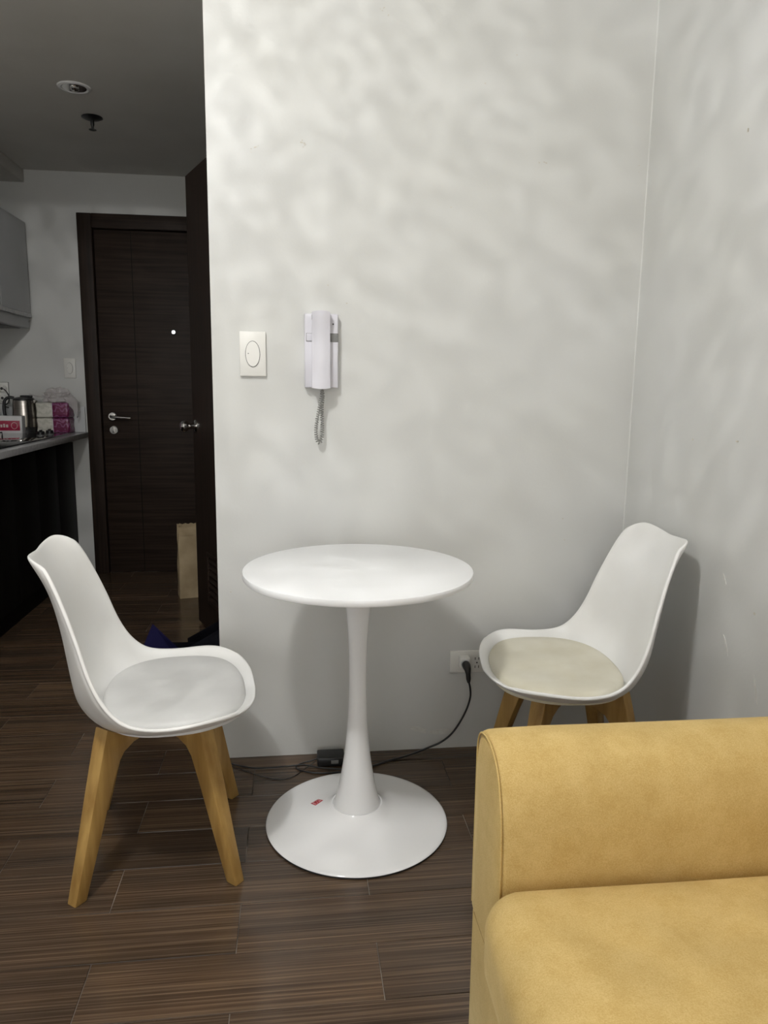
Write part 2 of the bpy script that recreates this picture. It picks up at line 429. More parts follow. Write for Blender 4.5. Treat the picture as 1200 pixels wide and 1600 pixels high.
floor = struct(box('floor', XL - .1, XR + .1, YB - .1, YF + .3, -.08, -.0022, M['grout']), 'dark brown wood-look plank tiles laid across the whole room', 'floor')
PW, PL, G = 0.1515, 0.591, 0.0010
cache = {}
def plank(x0, x1, y0, y1):
    lx, ly = round(x1 - x0 - 2 * G, 4), round(y1 - y0 - 2 * G, 4)
    if lx < .01 or ly < .01: return
    if (lx, ly) not in cache:
        hx, hy, c = lx / 2, ly / 2, 0.0004
        v = [(sx * hx, sy * hy, z) for z in (-.011, -.0008) for sx, sy in ((-1, -1), (1, -1), (1, 1), (-1, 1))]
        v += [(sx * (hx - c), sy * (hy - c), 0) for sx, sy in ((-1, -1), (1, -1), (1, 1), (-1, 1))]
        f = [(3, 2, 1, 0), (8, 9, 10, 11)] + [(i, (i + 1) % 4, 4 + (i + 1) % 4, 4 + i) for i in range(4)] + [(4 + i, 4 + (i + 1) % 4, 8 + (i + 1) % 4, 8 + i) for i in range(4)]
        me = meshdata('plank', v, f); me.materials.append(M['plank']); cache[(lx, ly)] = me
    o = link('plank', cache[(lx, ly)], None, floor)
    o.location = ((x0 + x1) / 2, (y0 + y1) / 2, random.uniform(-.0003, 0))
k0 = math.floor((YB - 1.246) / PW)
for k in range(k0, 25):
    y0, y1 = 1.246 + k * PW, 1.246 + (k + 1) * PW
    y0, y1 = max(y0, YB), min(y1, YF)
    if y1 - y0 < .01: continue
    xs = (-0.132 if k % 2 else -0.425) - 6 * PL
    rng = []
    while xs < XR:
        a, b = max(xs, XL), min(xs + PL, XR)
        if b - a > .01: rng.append((a, b))
        xs += PL
    for a, b in rng:
        plank(a, b, y0, y1)

wall_main = struct(boxes('wall_main', [(XE, XR, YW, YW + .10, 0, ZC)], M['wall']), 'uneven off-white painted partition wall behind the round table', 'wall')
struct(boxes('wall_right', [(XR, XR + .1, YB - .1, YF, 0, ZC)], M['wall']), 'off-white painted side wall beside the sofa', 'wall')
wall_right = bpy.data.objects['wall_right']
struct(boxes('wall_left', [(XL - .1, XL, YB - .1, YF, 0, ZC)], M['wall']), 'off-white wall behind the kitchen counter', 'wall')
struct(boxes('wall_back', [(XL, WX0, YB - .1, YB, 0, ZC), (WX1, XR, YB - .1, YB, 0, ZC), (WX0, WX1, YB - .1, YB, 0, WZ0), (WX0, WX1, YB - .1, YB, WZ1, ZC)], M['wall']), 'off-white wall behind the camera', 'wall')
win = struct(bpy.data.objects.new('fill_window_1', None), 'wide window added in the wall behind the camera for fill light', 'window'); COL.objects.link(win)  # unseen window, added so world light fills the shadows
wm = (WX0 + WX1) / 2
boxes('fill_window_frame', [(WX0, WX1, YB - .08, YB - .03, WZ0, WZ0 + .05), (WX0, WX1, YB - .08, YB - .03, WZ1 - .05, WZ1), (WX0, WX0 + .05, YB - .08, YB - .03, WZ0 + .05, WZ1 - .05), (WX1 - .05, WX1, YB - .08, YB - .03, WZ0 + .05, WZ1 - .05), (wm - .03, wm + .03, YB - .08, YB - .03, WZ0 + .05, WZ1 - .05)], M['cabwhite'], win)
for a, b in ((WX0 + .05, wm - .03), (wm + .03, WX1 - .05)):
    boxes('pane', [(a, b, YB - .058, YB - .053, WZ0 + .05, WZ1 - .05)], M['pane'], win)
DX0, DX1, DZ = -1.249, -0.262, 2.153   # entrance door frame outer
wall_far = struct(boxes('wall_far', [(XL - .1, DX0 + .02, YF, YF + .12, 0, ZC), (DX1 - .02, XR + .1, YF, YF + .12, 0, ZC), (DX0 + .02, DX1 - .02, YF, YF + .12, DZ - .02, ZC), (DX0, DX1, YF + .121, YF + .14, 0, ZC)], M['wall']), 'dim off-white end wall around the entrance door', 'wall')  # last box: unseen backing slab added to stop light leaking under the door
HY0, HY1 = 3.06, 3.72                  # bathroom doorway along the corridor wall
struct(boxes('wall_corridor', [(XE, XE + .1, YW + .1, HY0, 0, ZD), (XE, XE + .1, HY1, YF, 0, ZD), (XE, XE + .1, HY0, HY1, 2.14, ZD)], M['wall']), 'corridor wall holding the bathroom doorway', 'wall')
struct(boxes('ceiling', [(XL - .1, XR + .1, YB - .1, YW + .05, ZC, ZC + .1)], M['ceil']), 'white living room ceiling', 'ceiling')
struct(boxes('ceiling_dropped', [(XL, XE, YW + .01, YF, ZD, ZC), (XE, XR, YW + .1, YF, ZD, ZC)], M['ceil']), 'dim lowered ceiling above the entry corridor', 'ceiling')
bpy.data.objects['ceiling_dropped'].name = 'ceiling'
struct(box('trim_1', XL, -1.53, YW + .3, YF, 2.31, ZD, M['ceil'], None, .003), 'shallow bulkhead over the kitchen wall cabinet', 'bulkhead')
struct(prism('trim_2', [(0, 0), (-.003, 0), (0, -.003)], 0, ZC, lambda u, v, d: (XR + u, YW + v, d), M['wall']), 'thin pale caulk line in the wall corner', 'caulk line')

# scuffs and filler marks on the walls (each a thin flake of its own)
def flake(parent, cx, cz, lx, lz, mat, wall='main', rot=0.0, th=.0008, seed=0, n=11):
    rr = random.Random(seed); pts = []
    for i in range(n):
        a = 2 * PI * i / n; q = rr.uniform(.6, 1.1)
        u, v = lx * q * math.cos(a), lz * q * math.sin(a)
        pts.append((u * math.cos(rot) - v * math.sin(rot), u * math.sin(rot) + v * math.cos(rot)))
    if wall == 'main':
        pl = lambda u, v, d: (cx + u, YW - d, cz + v)
    else:
        pl = lambda u, v, d: (XR - d, cx + u, cz + v)
    return prism('paint_flake', pts, -.001, th, pl, mat, parent)
sd = 1
for cx, cz, n in ((-.108, 1.832, 5), (.035, 1.852, 8), (.255, 2.21, 4), (.73, 1.83, 3), (1.016, 1.83, 2)):
    for i in range(n):
        sd += 1; rr = random.Random(sd)
        flake(wall_main, cx + rr.uniform(-.014, .014), cz + rr.uniform(-.011, .011), rr.uniform(.0012, .004), rr.uniform(.0008, .002), M['chip'], rot=rr.uniform(-1, 1), th=.0006, seed=sd)
for cx, cz in ((.10, 1.47), (.155, 1.42), (.55, 2.04), (.46, 1.70), (.64, 2.12), (.36, .62), (.85, .77), (.86, .70), (-.20, .55)):
    sd += 1; flake(wall_main, cx, cz, .0028, .0018, M['chip'], th=.0005, seed=sd)
flake(wall_main, .40, .068, .035, .010, M['chipw'], rot=-.25, th=.002, seed=91, n=15)
flake(wall_main, .475, .058, .045, .009, M['chipw'], rot=.05, th=.0018, seed=92, n=15)
for y, z, l, r in ((1.66, .72, .016, -1.0), (1.63, .56, .028, -1.05), (1.50, .50, .035, -1.25), (1.53, .67, .004, 0), (1.86, 1.05, .003, .5), (1.66, 1.06, .006, .1), (1.73, 1.78, .006, 1.5)):
    sd += 1; flake(wall_right, y, z, l, .0028, M['chipw'] if l > .01 else M['chip'], 'right', rot=-r, th=.0015, seed=sd)

# ------------------------------------------------------------------ ceiling lamp (out of the frame, lights the room)
cl = thing('ceiling_lamp', 'round flush ceiling lamp with a glowing opal shade', 'lamp', LAMP)
lathe('base_ring', [(0, 0), (.235, 0), (.235, -.022), (.215, -.03), (.0, -.03)], M['lacquer'], cl)
lathe('lamp_shade', [(.170, -.0305), (.172, -.060), (.162, -.095), (.135, -.122), (.09, -.139), (.04, -.146), (0, -.147)], M['lampglow'], cl)
lathe('glass_drop', [(0, -.148), (.012, -.150), (.016, -.156), (.012, -.162), (0, -.165)], M['chrome'], cl, 16)
# patterned sparkle thrown by the lamp's cut glass
ld = bpy.data.lights.new('lamp_glint', 'POINT'); ld.energy = GLINT_POWER; ld.color = LAMP_COLOUR[:3]; ld.shadow_soft_size = 0.02
ld.use_nodes = True
nt = ld.node_tree
em = nt.nodes['Emission']
tc = nt.nodes.new('ShaderNodeTexCoord'); mp = nt.nodes.new('ShaderNodeMapping'); mp.inputs['Scale'].default_value = (36, 36, 36); mp.inputs['Rotation'].default_value = (.5, .6, .4)
nz = nt.nodes.new('ShaderNodeTexNoise'); nz.inputs['Scale'].default_value = 1.0; nz.inputs['Detail'].default_value = 1.5; nz.inputs['Distortion'].default_value = 0.4
rp = nt.nodes.new('ShaderNodeValToRGB'); rp.color_ramp.elements[0].position = .38; rp.color_ramp.elements[0].color = (.5, .5, .5, 1); rp.color_ramp.elements[1].position = .68; rp.color_ramp.elements[1].color = (1.48, 1.48, 1.48, 1)
nt.links.new(tc.outputs['Normal'], mp.inputs['Vector']); nt.links.new(mp.outputs[0], nz.inputs['Vector'])
nt.links.new(nz.outputs['Fac'], rp.inputs[0]); nt.links.new(rp.outputs[0], em.inputs['Strength'])
lo = bpy.data.objects.new('lamp_glint', ld); COL.objects.link(lo); lo.parent = cl; lo.location = (0, 0, -.20)

# ------------------------------------------------------------------ round pedestal table
TX, TY = 0.161, 1.850
tb = thing('pedestal_table', 'round white pedestal table with a trumpet-shaped stem and domed base', 'table', (TX, TY, 0))
ZT = 0.716
lathe('table_top', [(0, ZT - .018), (.290, ZT - .018), (.2945, ZT - .0165), (.2965, ZT - .0135), (.2965, ZT - .0022), (.2958, ZT - .0007), (.2942, ZT), (0, ZT)], M['top'], tb, 128)
pr = [(.0635, .0525), (.058, .075), (.051, .105), (.0435, .145), (.0365, .19), (.031, .24), (.0268, .30), (.0242, .36), (.0234, .42), (.0242, .48), (.0268, .54), (.0305, .59), (.0355, .64), (.0425, .68), (.047, .697), (.047, ZT - .0182)]
pp = [(0, .0525)] + [(p.x, p.y) for p in catmull([(a, b, 0) for a, b in pr], 4)] + [(0, ZT - .0182)]
lathe('stem', pp, M['lacquer'], tb, 64)
bs = lathe('base', [(0, .052), (.0650, .052), (.0660, .0572), (.0690, .0578), (.0775, .0505), (.0865, .0438), (.10, .0372), (.12, .0298), (.145, .0243), (.175, .0190), (.205, .0145), (.230, .0110), (.2425, .0092), (.2465, .0075), (.2475, .0060), (.2470, .0050), (0, .0050)], M['lacquer'], tb, 128)
lathe('rubber_edge', [(0, .0004), (.2455, .0004), (.2472, .0012), (.2472, .0049), (0, .0049)], M['rubber'], bs, 96)
# red seal sticker on the dome of the base
sx, sy = -.108, .052
def dome_z(r):
    pts = [(.0690, .0578), (.0775, .0505), (.0865, .0438), (.10, .0372), (.12, .0298), (.145, .0243), (.175, .0190), (.205, .0145)]
    for (a, za), (b, zb) in zip(pts, pts[1:]):
        if a <= r <= b: return za + (zb - za) * (r - a) / (b - a)
    return .0515
def onbase(u, v, d):
    a = .62; x = sx + u * math.cos(a) - v * math.sin(a); y = sy + u * math.sin(a) + v * math.cos(a)
    return (x, y, dome_z(math.hypot(x, y)) + d)
st = prism('sticker', [(-.013, -.011), (.013, -.011), (.013, .011), (-.013, .011)], .0002, .0010, onbase, M['red'], tb)
for u0, u1, v0, v1 in ((-.010, -.0085, -.008, .008), (-.010, -.002, .0065, .008), (-.007, -.002, -.001, .0005), (-.0035, -.002, -.008, .004), (.002, .0035, -.008, .008), (.002, .010, -.008, -.0065), (.005, .010, .001, .0025), (.0085, .010, -.005, .008), (.005, .0065, -.004, .006)):
    prism('seal_stroke', [(u0, v0), (u1, v0), (u1, v1), (u0, v1)], .0009, .0014, onbase, M['ink'], st)

# ------------------------------------------------------------------ chairs
RIM = [(.243, 0, .4141), (.2333, .1106, .4276), (.1995, .1965, .4371), (.1363, .2474, .4449), (.0407, .2591, .4379), (-.037, .2521, .448), (-.082, .244, .4867), (-.1131, .233, .5466), (-.135, .2186, .6164), (-.1588, .2009, .6855), (-.1841, .1842, .748), (-.2054, .1664, .7836), (-.2407, .131, .8047), (-.2562, .0619, .7989), (-.2543, 0, .7949)]
SPN = [(.243, .4141), (.160, .381), (.055, .369), (-.055, .365), (-.130, .378), (-.172, .42), (-.187, .50), (-.199, .60), (-.219, .705), (-.2543, .7949)]
def shell_mesh():
    k = 3
    R_ = catmull(RIM, k)[2 * k:11 * k + 1]; C_ = catmull([(x, 0, z) for x, z in SPN], k)
    nU = 9; vs, fs, rows = [], [], []
    full = catmull(RIM, 12)
    front, top = full[:2 * 12 + 1], full[11 * 12:][::-1]          # centre -> corner
    def along(curve, y):
        for a, b in zip(curve, curve[1:]):
            if a.y <= y <= b.y + 1e-9: return a.lerp(b, (y - a.y) / max(1e-9, b.y - a.y))
        return curve[-1]
    us = [math.sin(PI / 2 * i / nU) for i in range(nU + 1)]
    last = len(R_) - 1
    for i, (r, c) in enumerate(zip(R_, C_)):
        s = i / last
        p = 2.5 - .7 * min(1, max(0, (s - .30) / .2)) + .4 * max(0, (s - .8) / .2)
        row = []
        for j in range(-nU, nU + 1):
            u = us[abs(j)]; q = u ** p
            sg = 1 if j >= 0 else -1
            y = r.y * u * sg
            if abs(j) == nU - 1: y, q = (r.y - .010) * sg, .985          # flat rolled lip along the rim
            if abs(j) == nU - 2: y, q = (r.y - .0155) * sg, .88
            v = Vector((c.x + (r.x - c.x) * q, y, c.z + (r.z - c.z) * q))
            for cv, dist_, r0 in ((front, i, R_[0]), (top, last - i, R_[-1])):
                wt = (1, .55, .25, .08)[dist_] if dist_ < 4 else 0
                if wt:
                    e = along(cv, r0.y * u); q0 = u ** p
                    cc = C_[0] if cv is front else C_[-1]
                    flat = Vector((cc.x + (r0.x - cc.x) * q0, 0, cc.z + (r0.z - cc.z) * q0))
                    v.x += wt * (e.x - flat.x); v.z += wt * (e.z - flat.z)
            row.append(len(vs)); vs.append(v)
        rows.append(row)
    for a, b in zip(rows, rows[1:]):
        for j in range(2 * nU):
            q = []
            for x in (a[j], a[j + 1], b[j + 1], b[j]):
                if x not in q: q.append(x)
            if len(q) > 2: fs.append(tuple(q))
    me = bpy.data.meshes.new('shell'); me.from_pydata([tuple(v) for v in vs], [], fs)
    bm = bmesh.new(); bm.from_mesh(me); bmesh.ops.recalc_face_normals(bm, faces=bm.faces)
    up = sum(f.normal.z * f.calc_area() for f in bm.faces)
    if up < 0: bmesh.ops.reverse_faces(bm, faces=bm.faces)
    bm.to_mesh(me); bm.free()
    for p in me.polygons: p.use_smooth = True
    return me
def pad_mesh():
    n = 64; prof = [(1.0, .400), (1.0, .414), (.992, .423), (.972, .4285), (.93, .4315), (.8, .4325), (.55, .431), (.3, .4295)]
    vs, fs = [], []
    for s, z in prof:
        for i in range(n):
            a = 2 * PI * i / n; ca, sa = math.cos(a), math.sin(a); e = 2 / 2.5
            x = .046 + .172 * s * math.copysign(abs(ca) ** e, ca); y = .218 * s * math.copysign(abs(sa) ** e, sa)
            zz = z + (-.012 * max(0, (x - .14) / .08) ** 2 if x > .14 else 0) * (1 if s > .5 else .6)
            vs.append((x, y, zz))
    for k in range(len(prof) - 1):
        for i in range(n):
            fs.append((k * n + i, k * n + (i + 1) % n, (k + 1) * n + (i + 1) % n, (k + 1) * n + i))
    fs.append(tuple((len(prof) - 1) * n + i for i in range(n)))
    vs.append((.046, 0, .395)); b = len(vs) - 1
    fs += [(b, (i + 1) % n, i) for i in range(n)]
    return meshdata('seat_pad', vs, fs, True, 60)
def leg_mesh(sxx, syy):
    dx, dy = .1785 * sxx, .191 * syy; L = math.hypot(dx, dy); d = Vector((dx / L, dy / L, 0)); nrm = Vector((-d.y, d.x, 0))
    out = [(.278, 0), (.246, 0), (.211, .10), (.168, .225), (.141, .296), (.124, .317), (.095, .330), (.05, .337), (.026, .338), (.026, .358), (.10, .360), (.148, .376), (.170, .390), (.182, .350), (.216, .225), (.247, .11)]
    wid = lambda z: .0145 + .006 * min(1, z / .3)
    vs = []
    for s in (-1, 1):
        for r, z in out:
            vs.append(d * r + nrm * s * wid(z) + Vector((0, 0, z)))
    n = len(out)
    fs = [tuple(range(n)), tuple(range(2 * n - 1, n - 1, -1))] + [(i, (i + 1) % n, n + (i + 1) % n, n + i) for i in range(n)]
    me = meshdata('leg', vs, fs)
    bm = bmesh.new(); bm.from_mesh(me)
    bmesh.ops.bevel(bm, geom=[e for e in bm.edges if len(e.link_faces) == 2 and e.calc_face_angle(0) > .6], offset=.003, segments=2, profile=.5, affect='EDGES')
    bm.to_mesh(me); bm.free()
    for p in me.polygons: p.use_smooth = True
    me.set_sharp_from_angle(angle=math.radians(35))
    return me
SHELL, LEGS = shell_mesh(), [leg_mesh(a, b) for a, b in ((-1, -1), (1, -1), (1, 1), (-1, 1))]
SHELL.materials.append(M['plastic'])
for me in LEGS: me.materials.append(M['beech'])
def chair(label, x, y, deg, padmat):
    t = thing('dining_chair', label, 'chair', (x, y, 0), math.radians(deg), 'shell chairs at the round table')
    s = link('shell', SHELL, None, t)
    so = s.modifiers.new('thick', 'SOLIDIFY'); so.thickness = .009; so.offset = -1
    sb = s.modifiers.new('smooth', 'SUBSURF'); sb.levels = 1; sb.render_levels = 2
    pm = pad_mesh(); p = link('seat_pad', pm, padmat, t)
    for me in LEGS: link('leg', me, None, t)
    lathe('mounting_plate', [(0, .335), (.05, .335), (.055, .339), (.055, .357), (0, .357)], M['black'], t, 24)
    return t
chair('white shell chair with a grey-white seat pad left of the round table', -.3484, 1.8004, 5.94, M['pad_grey'])
chair('white shell chair with a cream seat pad in the wall corner behind the sofa', .7555, 1.8754, 176.25, M['pad_cream'])

# ------------------------------------------------------------------ mustard sofa (faces left, its far arm in view)
SX0, SY1 = .29, 1.092
sf = thing('sofa', 'mustard yellow suede sofa with a rolled arm in the foreground', 'sofa', (.66, .37, 0))
def L(o):
    o.location = (-.66, -.37, 0); return o
ARM = [(1.092, .325), (1.092, .57), (1.0915, .604), (1.086, .628), (1.070, .644), (1.042, .651), (1.010, .649), (.983, .638), (.963, .617), (.950, .588), (.941, .55), (.936, .48), (.935, .325)]
def arm(y_of, nm):
    pts = [(p.x, p.y) for p in catmull([(a, b, 0) for a, b in ARM[1:-1]], 4)]
    pts = [ARM[0]] + pts + [ARM[-1]]
    n = len(pts); xs = [SX0 + .0035, SX0 + .006, SX0 + .012, SX0 + .03, SX0 + .1, .5, .7, .86, .95]; ins = [.006, .002, 0, -.001, -.002, -.001, 0, 0, 0]
    vs, fs = [], []
    cy, cz = 1.013, .48
    for x, q in zip(xs, ins):
        for y, z in pts:
            dy, dz = y - cy, z - cz; l = math.hypot(dy, dz)
            vs.append((x, y_of(y - dy / l * q), z - (dz / l * q if z > .33 else 0)))
    for i in range(len(xs) - 1):
        for k in range(n):
            fs.append((i * n + k, i * n + (k + 1) % n, (i + 1) * n + (k + 1) % n, (i + 1) * n + k))
    fs.append(tuple(range(n))); fs.append(tuple((len(xs) - 1) * n + k for k in range(n)))
    a = L(poly('arm', vs, fs, M['fabric'], sf, True, 50))
    # flat end panel, bulging a little, with its piping
    e = []
    for s, dx in ((.955, .004), (.955, -.001), (.9, -.004), (.6, -.006), (.3, -.0065)):
        e.append([(SX0 + .0035 + dx, y_of(cy + (y - cy) * s), .325 + (z - .325) * (s if z > .33 else 1)) for y, z in pts])
    v2 = [p for r in e for p in r]; f2 = []
    for i in range(len(e) - 1):
        for k in range(n): f2.append((i * n + k, i * n + (k + 1) % n, (i + 1) * n + (k + 1) % n, (i + 1) * n + k))
    f2.append(tuple((len(e) - 1) * n + k for k in range(n))); f2.append(tuple(range(n)))
    poly('arm_panel', v2, f2, M['fabric'], a, True, 60)
    tube('piping', [(SX0 + .0015, y_of(cy + (y - cy) * .975), .325 + (z - .325) * (.985 if z > .33 else 1)) for y, z in pts], .0017, M['fabric'], a)
arm(lambda y: y, 'far'); arm(lambda y: .74 - y, 'near')
def base_fn(p): return p
L(box('frame', SX0, 1.045, -.345, SY1 - .002, .07, .325, M['fabric'], sf, .012, 3))
def cush(p):
    u = (p.x - .264) / .606; v = (p.y - .375) / .56
    if p.z > .36:
        p = p.copy(); p.z += .016 * max(0, 1 - v * v) * (1 - (2 * min(1, max(0, u)) - 1) ** 4) + .004 * math.sin(9 * p.y + 4 * p.x)
    if p.x < .33: p = p.copy(); p.x += .006 * math.sin(7 * p.y)
    return p
L(rbox('seat_cushion', .257, .87, -.186, .936, .3265, .482, .055, M['fabric'], sf, 28, cush))
L(tube('cushion_piping', [(SX0 - .0005, y, .3262) for y in [-.34 + i * .05 for i in range(29)]], .003, M['seam'], sf))
L(rbox('backrest', .86, 1.047, -.345, 1.090, .32, .80, .06, M['fabric'], sf, 14))
for x in (.34, .99):
    for y in (-.29, 1.03):
        L(lathe('leg', [(0, .0), (.018, .0), (.024, .07), (0, .07)], M['black'], sf, 16, (x, y, 0)))

# ------------------------------------------------------------------ intercom on the partition
ic = thing('intercom', 'white wall intercom handset with a looped grey coiled cord', 'intercom', (.079, YW, 1.28))
def I(o):
    o.location = (-.079, -YW, -1.28); return o
bk = I(box('back_plate', .030, .128, YW - .030, YW - .0005, 1.174, 1.386, M['phone'], ic, .003))
bx2 = box('grey_band', .1035, .1283, YW - .0306, YW - .020, 1.306, 1.331, M['grey'], bk, .0006)
box('call_button', .036, .0525, YW - .0335, YW - .029, 1.308, 1.329, M['phone'], bk, .0012)
boxes('button_gap', [(.0348, .0537, YW - .0303, YW - .0290, 1.3068, 1.3302)], M['grey'], bk)
lathe('screw', [(0, -.0308), (.0022, -.0306), (.0024, -.0296), (0, -.0290)], M['dark'], bk, 12, (.1135, YW, 1.357), 'Y')
# handset: curved front, thicker at both ends
def hs():
    vs, fs = [], []; N = 24; Kc = 8
    x0, x1 = .0515, .1035
    for i in range(N + 1):
        t = i / N; z = 1.1735 + t * (1.3885 - 1.1735)
        th = .054 + .009 * (2 * t - 1) ** 4
        for j in range(Kc + 1):
            u = j / Kc; x = x0 + u * (x1 - x0); c = (2 * u - 1)
            vs.append((x, YW - (th + .006 * (1 - c * c)) * (1 if 0 < i < N else .97), z + (0.003 * (1 - c * c) * (-1 if i == 0 else (1 if i == N else 0)))))
        vs.append((x1, YW - .029, z)); vs.append((x0, YW - .029, z))
    n = Kc + 3
    for i in range(N):
        for k in range(n): fs.append((i * n + k, i * n + (k + 1) % n, (i + 1) * n + (k + 1) % n, (i + 1) * n + k))
    fs.append(tuple(range(n))); fs.append(tuple(N * n + k for k in range(n)))
    return vs, fs
v, f = hs(); hd = I(poly('handset', v, f, M['phone'], ic, True, 35))
boxes('handset_groove', [(.0512, .0522, YW - .056, YW - .028, 1.368, 1.381)], M['grey'], hd)
path = catmull([(.078, YW - .045, 1.174), (.0775, YW - .045, 1.150), (.0745, YW - .042, 1.125), (.0665, YW - .036, 1.085), (.0625, YW - .032, 1.05), (.0655, YW - .028, 1.022), (.0735, YW - .026, 1.012), (.080, YW - .024, 1.028), (.0815, YW - .022, 1.06), (.0805, YW - .02, 1.10), (.082, YW - .018, 1.135), (.084, YW - .018, 1.155), (.083, YW - .018, 1.174)], 26)
hp = []; ph = 0
for i, p in enumerate(path):
    t = (path[min(i + 1, len(path) - 1)] - path[max(i - 1, 0)]).normalized()
    a = t.cross(Vector((0, 1, 0))).normalized(); b = t.cross(a)
    amp = .0044 * min(1, min(i, len(path) - 1 - i) / 30)
    ph += 2 * PI * ((p - path[i - 1]).length / .0068) if i else 0
    hp.append(p + (a * math.cos(ph) + b * math.sin(ph)) * amp)
I(tube('coiled_cord', hp, .0017, M['cordgrey'], ic, 6))

# ------------------------------------------------------------------ switches and sockets
def rocker_switch(label, x0, x1, z0, z1, yw, grp=None):
    cx, cz = (x0 + x1) / 2, (z0 + z1) / 2; s = (x1 - x0) / .076
    t = thing('light_switch', label, 'switch', (cx, yw, cz))
    pl = box('plate', x0 - cx, x1 - cx, -.011, -.0004, z0 - cz, z1 - cz, M['switch'], t, .0025)
    def ell(name, a, b, d0, d1, mat):
        pts = [(a * math.cos(2 * PI * i / 40), b * math.sin(2 * PI * i / 40)) for i in range(40)]
        return prism(name, pts, d0, d1, lambda u, v, d: (u, -d, v), mat, t, True, 30)
    ell('rocker_gap', .0215 * s, .0375 * s, .0105, .0114, M['dark'])
    ell('rocker', .0200 * s, .0360 * s, .0110, .0150, M['switch'])
    lathe('indicator', [(0, -.0156), (.0016, -.0156), (.0018, -.0146), (0, -.0146)], M['grey'], t, 12, (-.0125 * s, 0, .001), 'Y')
    return t
rocker_switch('white oval rocker light switch left of the intercom', -.158, -.082, 1.205, 1.333, YW)
rocker_switch('white oval rocker light switch beside the dark entrance door', -1.370, -1.303, 1.207, 1.323, YF)

ou = thing('wall_socket', 'white twin wall socket near the floor beside the cream-padded chair', 'socket', (.553, YW, .301))
box('plate', -.059, .059, -.008, -.0004, -.037, .037, M['switch'], ou, .002)
for cx in (-.016, .030):
    for dx in (-.006, .006):
        boxes('slot', [(cx + dx - .0011, cx + dx + .0011, -.0086, -.0078, .006, .0145)], M['dark'], ou)
    lathe('earth_hole', [(0, -.0086), (.0026, -.0086), (.0026, -.0078), (0, -.0078)], M['dark'], ou, 12, (cx, 0, -.004), 'Y')
    for dx in (-.006, .006):
        boxes('slot', [(cx + dx - .0011, cx + dx + .0011, -.0086, -.0078, -.022, -.0135)], M['dark'], ou)

ad = thing('travel_adapter', 'small white plug adapter pushed into the low wall socket', 'adapter', (.537, YW - .0085, .305))
box('body', -.017, .017, -.030, -.0003, -.017, .020, M['switch'], ad, .004)
lathe('face_ring', [(0, -.034), (.013, -.034), (.0145, -.031), (.0145, -.029), (0, -.029)], M['cabwhite'], ad, 20, (0, 0, .001), 'Y')
# ------------------------------------------------------------------ black power lead
pc = thing('power_lead', 'black power lead running from the wall socket to an adapter brick behind the table', 'cable', (.25, 2.15, 0))
def C(o):
    o.location = (-.25, -2.15, 0); return o
YP = YW - .0435
C(tube('plug', [(.5375, YP - .001, .306), (.5375, YP - .012, .304), (.539, YP - .022, .297), (.540, YP - .026, .284), (.5415, YP - .026, .268), (.5425, YP - .026, .256)], lambda t: .0135 if t < .35 else (.011 if t < .6 else (.008 if t < .85 else .005)), M['black'], pc, 14))
C(tube('cable', catmull([(.5425, YP - .026, .258), (.549, YP - .022, .235), (.552, YP - .015, .200), (.542, YP - .008, .155), (.520, YP - .003, .105), (.495, YP, .068), (.462, YP + .004, .040), (.42, YP + .006, .022), (.375, YP - .002, .010), (.33, YP - .015, .0045), (.29, YP - .028, .0035), (.25, YP - .05, .0035), (.215, YP - .062, .0035), (.185, YP - .05, .0035), (.160, YP - .03, .010), (.148, YP - .012, .014)], 10), .0032, M['black'], pc))
br = C(box('adapter_brick', .062, .148, YP - .045, YP + .015, .0005, .030, M['black'], pc, .004))
box('rating_label', .105, .128, YP - .0455, YP - .0445, .010, .022, M['grey'], br, .0002)
C(tube('output_cable', catmull([(.062, YP - .015, .014), (.04, YP - .016, .008), (.012, YP - .02, .0035), (-.004, YP - .035, .003), (.002, YP - .055, .003), (.03, YP - .074, .003), (.07, YP - .084, .003), (.11, YP - .085, .003), (.14, YP - .082, .003), (.150, YP - .075, .003), (.12, YP - .072, .0075), (.07, YP - .06, .0075), (.02, YP - .038, .0075), (-.03, YP - .032, .003), (-.08, YP - .036, .003), (-.13, YP - .034, .003), (-.17, YP - .02, .003), (-.205, YP - .002, .003), (-.232, YP + .016, .003)], 8), .0022, M['black'], pc))
C(tube('thin_wire', catmull([(.055, YP - .03, .012), (.025, YP - .05, .0025), (-.02, YP - .10, .002), (-.07, YP - .104, .002), (-.13, YP - .07, .002), (-.185, YP - .028, .002), (-.215, YP - .004, .002)], 8), .0012, M['black'], pc, 6))

# ------------------------------------------------------------------ entrance door
d1 = struct(bpy.data.objects.new('door_1', None), 'dark wenge entrance door with a steel lever handle and lit peephole', 'door'); COL.objects.link(d1); d1.location = (-.72, YF, 0)
def D(o):
    o.location = (.72, -YF, 0); return o
fw = .082
D(box('frame_post', DX0, DX0 + fw, YF - .022, YF + .10, 0, DZ, M['wengev'], d1, .003))
D(box('frame_post', DX1 - fw, DX1, YF - .022, YF + .10, 0, DZ, M['wengev'], d1, .003))
D(box('frame_head', DX0 + fw, DX1 - fw, YF - .022, YF + .10, DZ - fw, DZ, M['wenge'], d1, .003))
LX0, LX1, LZ1 = DX0 + fw + .004, DX1 - fw - .004, DZ - fw - .004
lf = D(box('door_leaf', LX0, LX1, YF + .006, YF + .05, .0012, LZ1, M['wenge'], d1, .002))
for gx in (-.953, -.585):
    boxes('groove', [(gx - .002, gx + .002, YF + .0052, YF + .0075, .01, LZ1 - .004)], M['blackcab'], lf)
hz = .980
hn = D(lathe('handle_rose', [(0, -.012), (.023, -.012), (.026, -.009), (.026, .0055), (0, .0055)], M['steel'], d1, 32, (-1.103, YF, hz), 'Y'))
